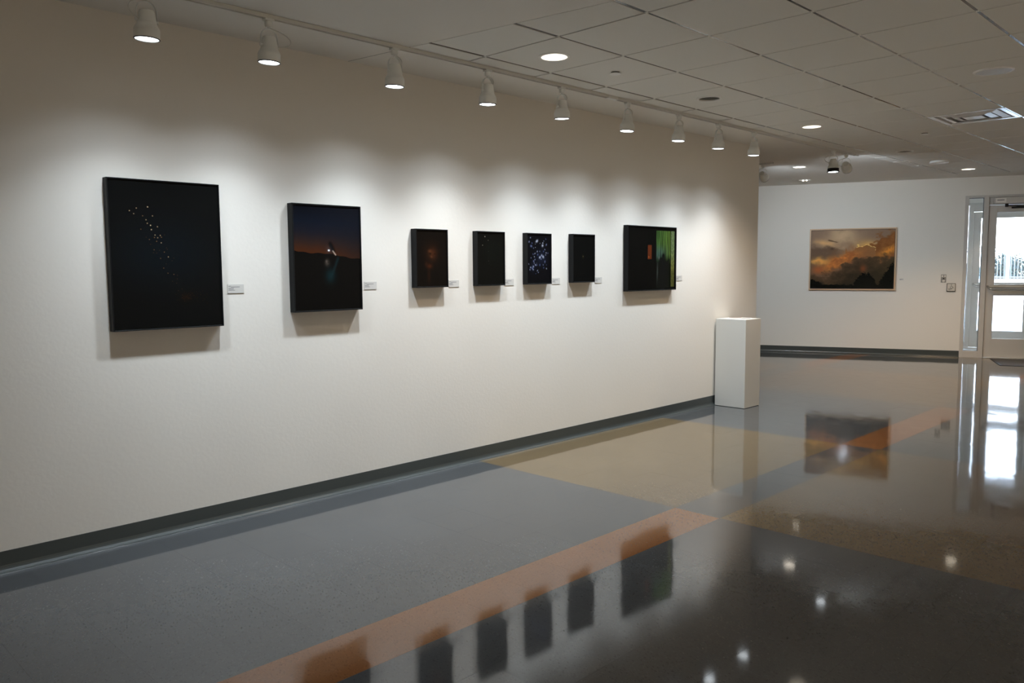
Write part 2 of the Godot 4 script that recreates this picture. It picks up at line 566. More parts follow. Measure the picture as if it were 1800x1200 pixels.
# ------------------------------------------------------------------ track and lamps
func make_track() -> void:
	var t := base("lighting_track", Vector3(TRACK_X, H, 0))
	tag(t, "long white ceiling track running above the display wall", "light track")
	var st := new_st()
	box(st, Vector3(-0.0175, -0.021, -9.80), Vector3(-0.009, 0, 3.8), 0.0015)
	box(st, Vector3(0.009, -0.021, -9.80), Vector3(0.0175, 0, 3.8), 0.0015)
	build(st, "side_rail", M.track, t)
	st = new_st()
	box(st, Vector3(-0.009, -0.008, -9.80), Vector3(0.009, 0, 3.8))
	build(st, "slot", M.seal, t)
	st = new_st()
	box(st, Vector3(-0.02, -0.025, -9.83), Vector3(0.02, 0, -9.76), 0.002)
	build(st, "end_cap", M.fixture, t)
	st = new_st()
	box(st, Vector3(-0.019, -0.0225, -5.16), Vector3(0.019, 0, -5.04), 0.002)
	build(st, "joiner", M.fixture, t)
	var t2 := base("lighting_track", Vector3(-0.70, HB, -10.12), 0.197)
	tag(t2, "short white ceiling track in the corridor past the end of the display wall", "light track")
	st = new_st()
	box(st, Vector3(-2.4, -0.021, -0.0175), Vector3(0, 0, -0.009), 0.0015)
	box(st, Vector3(-2.4, -0.021, 0.009), Vector3(0, 0, 0.0175), 0.0015)
	build(st, "side_rail", M.track, t2)
	st = new_st()
	box(st, Vector3(-2.4, -0.008, -0.009), Vector3(0, 0, 0.009))
	build(st, "slot", M.seal, t2)

func lamp_head(at: Vector3, aim: Vector3, yaw: float, cable: int, hood: bool, lit: bool, energy: float) -> Node3D:
	# at: where it hangs on the track's underside. The can tilts about a pivot 0.095 below the adapter.
	var r := base("track_spotlight", at)
	var st := new_st()
	box(st, Vector3(-0.0185, -0.012, -0.026), Vector3(0.0185, 0.001, 0.026), 0.002)
	lathe(st, [Vector2(0.019, -0.012), Vector2(0.0205, -0.016), Vector2(0.0205, -0.034), Vector2(0.016, -0.040), Vector2(0.006, -0.042), Vector2(0.006, -0.052), Vector2(0, -0.052)], 24)
	build(st, "track_adapter", M.fixture, r)
	# yoke: an arched strap down both sides of the can
	var yb := Basis(Vector3.UP, yaw)
	var path := []
	for k in 17:
		var a := PI * k / 16.0
		var x := -cos(a) * 0.047
		var y := -0.050 - 0.055 * (1.0 - pow(maxf(sin(a), 0.0), 0.8))
		path.append(yb * Vector3(x, y, 0))
	path.push_front(yb * Vector3(-0.0475, -0.143, 0))
	path.push_back(yb * Vector3(0.0475, -0.143, 0))
	st = new_st()
	tube(st, path, 0.0085, 8, 0.22, yb * Vector3(0, 0, 1))
	build(st, "yoke", M.fixture, r)
	var d := aim.normalized()
	var piv := Vector3(0, -0.136, 0)
	var up := -d
	var xax := (yb * Vector3.RIGHT)
	xax = (xax - up * xax.dot(up)).normalized()
	var cb := Basis(xax, up, xax.cross(up))
	var xf := Transform3D(cb, piv)
	# can: y along the optical axis, the face at y = -0.085
	st = new_st()
	lathe(st, [Vector2(0.0525, -0.080), Vector2(0.0575, -0.085), Vector2(0.0578, -0.083), Vector2(0.0575, -0.042), Vector2(0.055, -0.034), Vector2(0.0465, -0.020), Vector2(0.0440, -0.014), Vector2(0.0435, -0.006), Vector2(0.0335, 0.040), Vector2(0.0315, 0.045), Vector2(0, 0.046)], 40, xf)
	lathe(st, [Vector2(0, -0.02), Vector2(0.050, -0.03), Vector2(0.0525, -0.080)], 32, xf)
	build(st, "can", M.fixture, r)
	st = new_st()
	lathe(st, [Vector2(0.0525, -0.0855), Vector2(0.0579, -0.0855), Vector2(0.0579, -0.0815), Vector2(0.0525, -0.0795)], 40, xf)
	build(st, "rim", M.bezel, r)
	for s: float in [-1.0, 1.0]:
		st = new_st()
		tube(st, [piv + xax * s * 0.040, piv + xax * s * 0.053], 0.007, 10)
		build(st, "pivot_knob", M.fixture, r)
	st = new_st()
	if lit:
		var low := 0.017 if hood else 0.0
		lathe(st, [Vector2(0, -0.089 - low), Vector2(0.025, -0.0875 - low), Vector2(0.0524, -0.082 - low)], 32, xf)
		build(st, "lens", M.lens, r)
	else:
		lathe(st, [Vector2(0, -0.083), Vector2(0.0524, -0.080)], 32, xf)
		build(st, "lens", M.can_dark, r)
	if hood:
		st = new_st()
		lathe(st, [Vector2(0.0585, -0.064), Vector2(0.062, -0.062), Vector2(0.062, -0.092), Vector2(0.068, -0.096), Vector2(0.068, -0.101), Vector2(0.0525, -0.101), Vector2(0.0525, -0.088)], 40, xf)
		build(st, "hood", M.black, r)
	# lamp cord from the adapter to the back of the can
	var top := xf * Vector3(0.020, 0.042, 0)
	var cp := []
	var bow: Vector3 = [yb * Vector3(0.030, 0, 0.014), yb * Vector3(0.085, -0.01, 0.03), yb * Vector3(-0.075, 0.0, 0.03)][cable]
	for k in 13:
		var t := k / 12.0
		var A := Vector3(0.004, -0.046, 0.004)
		var B := top if cable == 0 else xf * Vector3((-0.036 if cable == 2 else 0.040), 0.0, 0.012)
		cp.append(A.lerp(B, t) + bow * sin(PI * t) + Vector3(0, 0.006 * sin(TAU * t), 0))
	st = new_st()
	tube(st, cp, 0.0028, 6)
	build(st, "lamp_cord", M.track, r)
	if lit:
		# the lamp's beam, and the wider glow that its lens scatters round it
		spot(r, xf * Vector3(0, -0.095 if not hood else -0.118, 0), d, energy, SPOT_ANGLE if not hood else 42.0, SPOT_SOFT, 0.045, LAMP_COLOR)
		if not hood:
			spot(r, xf * Vector3(0, -0.096, 0), d, energy * 0.30, 66.5, SPOT_SOFT, 0.045, LAMP_COLOR)
	return r

const DOWN_COLOR := Color(1.0, 0.87, 0.71)
const SPOT_ANGLE := 50.0
const SPOT_SOFT := 1.0
const LAMP_COLOR := Color(0.905, 0.955, 1.0)
const SPOT_ENERGY := 2.25

func make_lamps() -> void:
	var zs := [-1.578, -2.203, -3.015, -3.775, -4.515, -5.305, -6.035, -6.685, -7.345]
	var cords := [2, 1, 0, 0, 0, 0, 0, 0, 0]
	var lean := [0.02, 0.03, 0.02, 0.0, -0.06, 0.05, 0.04, -0.02, 0.0]
	for i in zs.size():
		var aim := Vector3(-0.04, -1.0, lean[i])
		var r := lamp_head(Vector3(TRACK_X, H - 0.021, zs[i]), aim, PI / 2, cords[i], false, true, SPOT_ENERGY * [0.78, 0.98, 1.05, 1.08, 1.02, 0.98, 0.9, 0.85, 0.92][i])
		tag(r, "lit white track spotlight, %s along the track from the black-hooded one" % ["ninth", "eighth", "seventh", "sixth", "fifth", "fourth", "third", "second", "first"][i], "spotlight", "track spotlights along the display wall")
	var a := lamp_head(Vector3(TRACK_X, H - 0.021, -9.17), Vector3(0.03, -1, 0.03), 0.5, 2, true, true, 1.6)
	tag(a, "white track spotlight with a black hood, pointing straight down", "spotlight")
	var picture := BACK_O + Basis(Vector3.UP, BACK_ANG) * Vector3(-0.9, 1.75, 0)
	var p := Vector3(TRACK_X, H - 0.021, -9.52)
	var b := lamp_head(p, picture + Vector3(0.4, -0.75, 0) - p, 0.4, 2, false, true, 1.9)
	tag(b, "white track spotlight at the track's end turned towards the back wall", "spotlight")
	p = Vector3(-0.83, HB - 0.021, -10.095)
	var c := lamp_head(p, picture + Vector3(-0.3, -0.85, 0) - p, 0.4, 2, false, true, 2.5)
	tag(c, "white track spotlight hanging in the corridor beyond the display wall's end", "spotlight")

func downlight(x: float, y: float, z: float, mode: String, label: String, group := "", power := 1.1) -> void:
	var r := base("downlight", Vector3(x, y, z))
	tag(r, label, "ceiling light", group)
	var st := new_st()
	if mode == "surface" or mode == "twin":
		# a shallow fitting set under solid plaster
		lathe(st, [Vector2(0.079, 0.0), Vector2(0.080, -0.007), Vector2(0.088, -0.009), Vector2(0.0965, -0.004), Vector2(0.0965, 0.0)], 48)
		build(st, "trim_ring", M.can_white, r)
		st = new_st()
		lathe(st, [Vector2(0, -0.006), Vector2(0.05, -0.0055), Vector2(0.0795, -0.003)], 40)
		build(st, "lamp_lens", M.lens_warm if mode == "surface" else M.can_dark, r)
		if mode == "surface":
			spot(r, Vector3(0, -0.012, 0), Vector3.DOWN, power, 60.0 if group == "" else 50.0, 0.9, 0.07, DOWN_COLOR if group == "" else Color(1.0, 0.935, 0.85))
			return
		for sx: float in [-1.0, 1.0]:
			st = new_st()
			lathe(st, [Vector2(0, -0.022), Vector2(0.012, -0.020), Vector2(0.016, -0.012), Vector2(0.012, -0.005), Vector2(0, -0.005)], 16, Transform3D(Basis(), Vector3(sx * 0.028, 0, 0)))
			build(st, "bulb", M.lens_warm, r)
		return
	lathe(st, [Vector2(0.0815, 0.006), Vector2(0.082, -0.006), Vector2(0.090, -0.007), Vector2(0.0985, -0.003), Vector2(0.0985, 0.0)], 48)
	build(st, "trim_ring", M.can_white, r)
	st = new_st()
	lathe(st, [Vector2(0.0815, 0.003), Vector2(0.074, 0.06), Vector2(0.055, 0.11)], 48)
	build(st, "reflector", M.can_white if mode == "lit" else M.can_dark, r)
	st = new_st()
	lathe(st, [Vector2(0, 0.111), Vector2(0.055, 0.11), Vector2(0.058, 0.13), Vector2(0, 0.13)] if mode != "lit" else [Vector2(0, 0.020), Vector2(0.04, 0.022), Vector2(0.0765, 0.035), Vector2(0.0765, 0.05), Vector2(0, 0.05)], 40)
	build(st, "lamp_lens", M.lens_warm if mode == "lit" else M.seal, r)
	if mode == "lit":
		spot(r, Vector3(0, 0.004, 0), Vector3.DOWN, power, 60.0, 0.9, 0.07, DOWN_COLOR)
	elif mode == "deep":
		st = new_st()
		lathe(st, [Vector2(0.0965, 0.0), Vector2(0.108, -0.012), Vector2(0.110, -0.024), Vector2(0.100, -0.030), Vector2(0.082, -0.022), Vector2(0.080, 0.0)], 48)
		build(st, "outer_ring", M.can_white, r)

func make_ceiling_fittings() -> void:
	var cx := GX + T / 2
	var cz := func(n: int) -> float: return GZ - (n + 0.5) * T
	downlight(cx, H, cz.call(1), "lit", "bright round downlight in the second tile from the plaster ceiling edge")
	downlight(cx, H, cz.call(4), "off", "unlit round downlight with a dark inside and thin white ring, nearest the spotlights")
	downlight(cx, H, cz.call(7), "lit", "lit warm round downlight between two unlit ones in the tile row beside the track", "", 2.0)
	downlight(cx, H, cz.call(11), "off", "unlit round downlight just before the black-rimmed deep fitting")
	downlight(cx, H, cz.call(13), "deep", "unlit downlight with a black inside and thick white drop ring")
	downlight(cx, H, cz.call(15), "lit", "lit round downlight in the last tile before the back wall", "", 5.0)
	downlight(GX + 3.5 * T, H, cz.call(7), "lit", "lit round downlight beyond the square air diffuser, away from the track")
	downlight(-0.675, HB, -10.83, "surface", "lit round downlight in the plaster ceiling behind the display wall's end", "", 4.0)
	downlight(-1.378, HB, -12.52, "twin", "dark round ceiling fitting with two small bright bulbs by the back wall")
	# added row of warm fill lamps along the opposite wall, behind and beside the camera
	for k in 8:
		downlight(6.95, H, 2.2 - 2.0 * k, "surface", "unseen fill downlight added near the wall opposite the pictures", "added fill downlights along the opposite wall", 9.0)
	for p in [[1.0, 2, "small round white sprinkler cover between the lit and the unlit downlight"], [GX + 1.5 * T, 9, "small round white sprinkler cover near the square air diffuser"]]:
		var r := base("sprinkler_cover", Vector3(p[0], H, cz.call(p[1])))
		tag(r, p[2], "sprinkler")
		var st := new_st()
		lathe(st, [Vector2(0, -0.012), Vector2(0.039, -0.012), Vector2(0.041, -0.0105), Vector2(0.041, -0.009), Vector2(0, -0.009)], 32)
		build(st, "cover_plate", M.can_white, r)
		st = new_st()
		lathe(st, [Vector2(0.03, 0.0), Vector2(0.03, -0.009)], 24)
		build(st, "cup", M.can_dark, r)
	var sp := base("ceiling_speaker", Vector3(GX + 3.5 * T, H, cz.call(5)))
	tag(sp, "flat round white ceiling speaker between the bright grid bars", "speaker")
	var st := new_st()
	lathe(st, [Vector2(0, -0.008), Vector2(0.105, -0.007), Vector2(0.108, -0.006)], 48)
	build(st, "grille", M.grille, sp)
	st = new_st()
	lathe(st, [Vector2(0.108, -0.006), Vector2(0.109, -0.009), Vector2(0.120, -0.007), Vector2(0.124, 0.0)], 48)
	build(st, "rim", M.can_white, sp)
	# square air diffuser: nested sloping louvres in a frame
	var v := base("air_diffuser", Vector3(GX + 2.5 * T, H, cz.call(8)))
	tag(v, "square white ceiling air diffuser with nested louvres", "air vent")
	st = new_st()
	ring_frame(st, T / 2 - 0.006, 0.0, 0.262, 0.0)
	ring_frame(st, 0.262, 0.0, 0.258, 0.055)
	build(st, "frame", M.diffuser, v)
	for k in 2:
		var o: float = [0.236, 0.158][k]
		var i: float = [0.186, 0.108][k]
		st = new_st()
		ring_frame(st, o, 0.004, i, -0.006)
		ring_frame(st, i, -0.006, i - 0.004, -0.002)
		ring_frame(st, o, 0.006, i - 0.004, -0.002)
		ring_frame(st, o, 0.004, o, 0.03)
		build(st, "louvre", M.diffuser, v)
	st = new_st()
	box(st, Vector3(-0.078, -0.006, -0.078), Vector3(0.078, 0.0, 0.078), 0.002)
	build(st, "centre_plate", M.diffuser, v)
	st = new_st()
	box(st, Vector3(-0.26, 0.056, -0.26), Vector3(0.26, 0.06, 0.26))
	build(st, "plenum", M.seal, v)

func ring_frame(st: SurfaceTool, a: float, ya: float, b: float, yb: float) -> void:
	for k in 4:
		var q := Basis(Vector3.UP, k * PI / 2)
		var p0 := q * Vector3(-a, ya, a); var p1 := q * Vector3(a, ya, a)
		var p2 := q * Vector3(b, yb, b); var p3 := q * Vector3(-b, yb, b)
		var n := (p1 - p0).cross(p3 - p0).normalized()
		if n.y > 0: n = -n
		quad(st, p0, p1, p2, p3, n)

# ------------------------------------------------------------------ printed pictures
func srgb(r: float, g: float, b: float) -> Color:
	return Color(r / 255.0, g / 255.0, b / 255.0)

func blob(im: Image, u: float, v: float, ru: float, rv: float, c: Color, amount: float, turn := 0.0) -> void:
	# a soft printed spot
	var w := im.get_width(); var h := im.get_height()
	var reach := maxf(ru * w, rv * h) * 2.2 + 1.0
	for y in range(maxi(0, int(v * h - reach)), mini(h, int(v * h + reach) + 1)):
		for x in range(maxi(0, int(u * w - reach)), mini(w, int(u * w + reach) + 1)):
			var d := Vector2((x + 0.5) - u * w, (y + 0.5) - v * h).rotated(-turn)
			var k := amount * exp(-(d.x * d.x / pow(ru * w, 2) + d.y * d.y / pow(rv * h, 2)))
			if k > 0.004: im.set_pixel(x, y, im.get_pixel(x, y).lerp(c, minf(k, 1.0)))

func art_sparks() -> Image:
	var im := Image.create(300, 396, false, Image.FORMAT_RGB8)
	im.fill(srgb(15, 16, 16))
	blob(im, 0.45, 0.5, 0.5, 0.22, srgb(16, 21, 25), 0.9)
	var dots := [[0.178, 0.204, 3], [0.239, 0.185, 3], [0.338, 0.174, 4], [0.214, 0.223, 3], [0.291, 0.235, 2], [0.378, 0.233, 3], [0.319, 0.261, 3], [0.329, 0.284, 3], [0.357, 0.297, 4], [0.418, 0.305, 3], [0.27, 0.325, 2], [0.363, 0.326, 4], [0.393, 0.362, 3], [0.44, 0.364, 3], [0.478, 0.36, 1], [0.313, 0.378, 1], [0.341, 0.393, 2], [0.387, 0.379, 2], [0.416, 0.38, 3], [0.45, 0.376, 2], [0.405, 0.404, 2], [0.446, 0.414, 3], [0.349, 0.425, 1], [0.379, 0.462, 2], [0.427, 0.465, 1], [0.491, 0.448, 1], [0.499, 0.458, 1], [0.47, 0.477, 2], [0.401, 0.484, 1], [0.372, 0.482, 1], [0.434, 0.52, 2], [0.505, 0.51, 3], [0.555, 0.518, 1], [0.538, 0.536, 1], [0.483, 0.558, 1], [0.458, 0.587, 2], [0.495, 0.622, 2], [0.549, 0.631, 2], [0.581, 0.637, 1], [0.579, 0.662, 1], [0.534, 0.678, 1], [0.572, 0.692, 1], [0.619, 0.733, 1], [0.584, 0.744, 1]]
	for d in dots:
		var c: Color = [srgb(90, 60, 36), srgb(160, 115, 75), srgb(235, 190, 140), srgb(255, 215, 165)][d[2] - 1]
		blob(im, d[0], d[1], 0.0026 + 0.0006 * d[2], 0.0020 + 0.00045 * d[2], c, 1.1)
	blob(im, 0.66, 0.79, 0.05, 0.025, srgb(30, 20, 13), 0.7)
	var r := RandomNumberGenerator.new()
	r.seed = 3
	for i in 34:
		blob(im, 0.66 + r.randfn(0, 0.05), 0.79 + r.randfn(0, 0.02), 0.003, 0.0025, srgb(78, 44, 20), 0.7)
	for i in 16:
		blob(im, r.randf_range(0.72, 0.86), 0.79 + r.randfn(0, 0.02), 0.003, 0.0025, srgb(70, 42, 20), 0.7)
	return im

func art_dusk() -> Image:
	var im := Image.create(300, 400, false, Image.FORMAT_RGB8)
	var stops := [[0.0, srgb(16, 18, 24)], [0.15, srgb(19, 24, 35)], [0.25, srgb(28, 27, 34)], [0.34, srgb(48, 33, 29)], [0.40, srgb(64, 35, 22)], [0.44, srgb(74, 38, 20)]]
	for y in 400:
		for x in 300:
			var u := x / 300.0; var v := y / 400.0
			var hill := 0.425 + 0.075 * u + 0.008 * sin(u * 9.0) + 0.004 * sin(u * 31.0)
			var c := srgb(14, 13, 12)
			if v < hill:
				var w := v * 0.435 / hill
				for k in stops.size() - 1:
					if w >= stops[k][0] and w <= stops[k + 1][0]:
						c = stops[k][1].lerp(stops[k + 1][1], (w - stops[k][0]) / (stops[k + 1][0] - stops[k][0]))
				c = c.lerp(srgb(22, 22, 26), clampf(u - 0.35, 0, 1) * 0.75)
			im.set_pixel(x, y, c)
	# a raised arm holding a lit phone, a face and a jacket in its light
	for k in 14:
		blob(im, 0.535 + 0.004 * k, 0.36 + 0.006 * k, 0.018, 0.016, srgb(16, 15, 15), 1.0)
	blob(im, 0.52, 0.42, 0.05, 0.04, srgb(70, 62, 66), 0.5)
	blob(im, 0.515, 0.425, 0.014, 0.008, srgb(240, 246, 255), 1.6)
	for k in 8:
		blob(im, 0.575 + 0.006 * k, 0.43 + 0.0055 * k, 0.010, 0.007, srgb(190, 165, 150), 0.8)
	blob(im, 0.485, 0.545, 0.036, 0.034, srgb(74, 64, 56), 1.0)
	blob(im, 0.476, 0.53, 0.014, 0.012, srgb(102, 92, 82), 0.8)
	blob(im, 0.50, 0.54, 0.008, 0.006, srgb(26, 22, 20), 0.8)
	blob(im, 0.50, 0.57, 0.010, 0.005, srgb(34, 28, 25), 0.8)
	for k in 10:
		blob(im, 0.655 - 0.011 * k, 0.50 + 0.018 * k, 0.018, 0.02, srgb(28, 48, 52), 0.45)
	blob(im, 0.53, 0.67, 0.075, 0.07, srgb(20, 44, 48), 0.8)
	return im

func art_ember_face() -> Image:
	var im := Image.create(220, 310, false, Image.FORMAT_RGB8)
	im.fill(srgb(18, 14, 11))
	blob(im, 0.5, 0.40, 0.24, 0.18, srgb(38, 22, 14), 0.9)
	blob(im, 0.53, 0.42, 0.12, 0.10, srgb(70, 38, 22), 0.8)
	blob(im, 0.44, 0.37, 0.06, 0.03, srgb(92, 52, 30), 0.7)
	blob(im, 0.50, 0.47, 0.05, 0.02, srgb(98, 56, 32), 0.6)
	blob(im, 0.45, 0.415, 0.03, 0.012, srgb(24, 14, 10), 0.8)
	blob(im, 0.60, 0.42, 0.03, 0.012, srgb(26, 15, 10), 0.7)
	blob(im, 0.54, 0.46, 0.015, 0.025, srgb(30, 17, 11), 0.5)
	blob(im, 0.42, 0.64, 0.09, 0.045, srgb(72, 36, 20), 0.9)
	blob(im, 0.32, 0.60, 0.05, 0.05, srgb(46, 25, 16), 0.8)
	blob(im, 0.40, 0.80, 0.05, 0.14, srgb(40, 22, 15), 0.8)
	return im

func art_few_lights() -> Image:
	var im := Image.create(200, 280, false, Image.FORMAT_RGB8)
	im.fill(srgb(15, 15, 13))
	blob(im, 0.6, 0.35, 0.35, 0.25, srgb(18, 20, 17), 0.8)
	for d in [[0.29, 0.08, 0.013, 210], [0.41, 0.15, 0.010, 150], [0.20, 0.245, 0.011, 190], [0.42, 0.36, 0.008, 90], [0.42, 0.545, 0.009, 110], [0.44, 0.60, 0.007, 60], [0.90, 0.19, 0.006, 50], [0.62, 0.2, 0.005, 45]]:
		blob(im, d[0], d[1], d[2], d[2] * 0.75, srgb(d[3], d[3] * 0.95, d[3] * 0.85), 1.1)
	return im

func art_white_petals() -> Image:
	var im := Image.create(260, 360, false, Image.FORMAT_RGB8)
	im.fill(srgb(13, 13, 16))
	blob(im, 0.6, 0.48, 0.22, 0.16, srgb(28, 33, 50), 0.8)
	blob(im, 0.25, 0.66, 0.12, 0.12, srgb(24, 28, 44), 0.7)
	var dots := [[0.144, 0.073, 5], [0.088, 0.156, 5], [0.21, 0.182, 5], [0.175, 0.242, 8], [0.416, 0.14, 9], [0.351, 0.2, 3], [0.552, 0.182, 3], [0.8, 0.093, 5], [0.709, 0.135, 4], [0.67, 0.174, 5], [0.658, 0.228, 8], [0.82, 0.21, 6], [0.351, 0.268, 4], [0.272, 0.282, 4], [0.755, 0.308, 5], [0.431, 0.35, 5], [0.536, 0.345, 5], [0.703, 0.347, 6], [0.33, 0.392, 5], [0.255, 0.406, 5], [0.449, 0.415, 6], [0.813, 0.377, 6], [0.888, 0.382, 5], [0.616, 0.428, 7], [0.682, 0.458, 8], [0.542, 0.47, 8], [0.308, 0.458, 4], [0.167, 0.481, 4], [0.33, 0.515, 5], [0.595, 0.504, 6], [0.792, 0.419, 4], [0.278, 0.549, 6], [0.758, 0.558, 6], [0.071, 0.606, 5], [0.3, 0.588, 4], [0.353, 0.625, 5], [0.406, 0.625, 5], [0.539, 0.626, 6], [0.684, 0.624, 4], [0.826, 0.625, 3], [0.41, 0.589, 3], [0.265, 0.657, 8], [0.23, 0.698, 8], [0.146, 0.674, 5], [0.119, 0.72, 5], [0.265, 0.721, 5], [0.707, 0.684, 6], [0.827, 0.701, 4], [0.438, 0.74, 5], [0.474, 0.777, 4], [0.368, 0.801, 3]]
	var r := RandomNumberGenerator.new()
	r.seed = 8
	for d in dots:
		var s: float = d[2] * 0.0036
		var b := r.randf()
		var c := srgb(190, 194, 210).lerp(srgb(66, 76, 118), b)
		blob(im, d[0], d[1], s * r.randf_range(0.75, 1.5), s * r.randf_range(0.6, 1.3), c, 1.0, r.randf_range(-1.2, 1.2))
	return im

func art_single_light() -> Image:
	var im := Image.create(200, 280, false, Image.FORMAT_RGB8)
	im.fill(srgb(14, 14, 13))
	blob(im, 0.48, 0.46, 0.05, 0.05, srgb(34, 32, 22), 0.9)
	blob(im, 0.48, 0.455, 0.014, 0.012, srgb(120, 112, 78), 1.0)
	blob(im, 0.70, 0.47, 0.02, 0.015, srgb(26, 22, 14), 0.8)
	return im

func art_curtain() -> Image:
	var w := 420; var h := 320
	var im := Image.create(w, h, false, Image.FORMAT_RGB8)
	im.fill(srgb(16, 15, 13))
	var folds := FastNoiseLite.new()
	folds.seed = 5
	folds.frequency = 0.05
	for y in h:
		for x in range(int(0.585 * w), int(0.975 * w)):
			var u := x / float(w); var v := y / float(h)
			if v < 0.05 or v > 0.97: continue
			if u > 0.885 and u < 0.90: continue                       # the dark edge between the two hangings
			var f := 0.72 + 0.45 * folds.get_noise_2d(x * 1.6, y * 0.12) + 0.12 * sin(x * 0.9)
			var c: Color
			if u < 0.885:
				c = srgb(92, 134, 66).lerp(srgb(120, 152, 62), clampf((u - 0.6) * 3.2, 0, 1))
				c = c.lerp(srgb(108, 140, 140), smoothstep(0.22, 0.42, v) * (1.0 - smoothstep(0.45, 0.6, v)) * 0.7 * (1.0 - clampf((u - 0.68) * 5.0, 0, 1)))
				c = c * (f * (1.0 - 0.80 * smoothstep(0.40, 0.62, v)))
				if v > 0.55 and u < 0.86: c = c.lerp(srgb(30, 30, 26), 0.8)
			else:
				if v > 0.96: continue
				c = srgb(146, 168, 110).lerp(srgb(150, 150, 76), smoothstep(0.3, 0.7, v)) * (0.78 + 0.5 * folds.get_noise_2d(x * 4.0, y * 1.1))
				if v > 0.7: c = c * 0.8
			c = c * 0.82
			c.a = 1.0
			im.set_pixel(x, y, c)
	# a pale fold at the foot of the hanging
	blob(im, 0.61, 0.72, 0.014, 0.16, srgb(66, 70, 66), 0.9, 0.03)
	# a dark figure, arms raised, in front of the curtain
	var dark := srgb(22, 22, 20)
	blob(im, 0.735, 0.46, 0.022, 0.035, dark, 1.8)
	blob(im, 0.735, 0.56, 0.045, 0.06, dark, 1.8)
	blob(im, 0.73, 0.72, 0.06, 0.16, dark, 1.8)
	blob(im, 0.73, 0.90, 0.09, 0.10, dark, 1.4)
	for k in 9:
		blob(im, 0.705 - 0.0085 * k, 0.50 + 0.02 * sin(k * 0.4), 0.012, 0.016, dark, 1.5)
		blob(im, 0.775 + 0.0105 * k, 0.585 - 0.013 * maxf(0, k - 3), 0.012, 0.016, dark, 1.5)
	blob(im, 0.64, 0.49, 0.010, 0.03, srgb(126, 140, 124), 0.8)
	# a small lit opening in the dark room
	im.fill_rect(Rect2i(int(0.405 * w), int(0.285 * h), int(0.082 * w), int(0.225 * h)), srgb(84, 38, 20))
	im.fill_rect(Rect2i(int(0.413 * w), int(0.30 * h), int(0.066 * w), int(0.19 * h)), srgb(92, 43, 23))
	blob(im, 0.425, 0.475, 0.012, 0.02, srgb(160, 88, 42), 0.9)
	blob(im, 0.435, 0.45, 0.007, 0.01, srgb(40, 22, 16), 0.9)
	return im

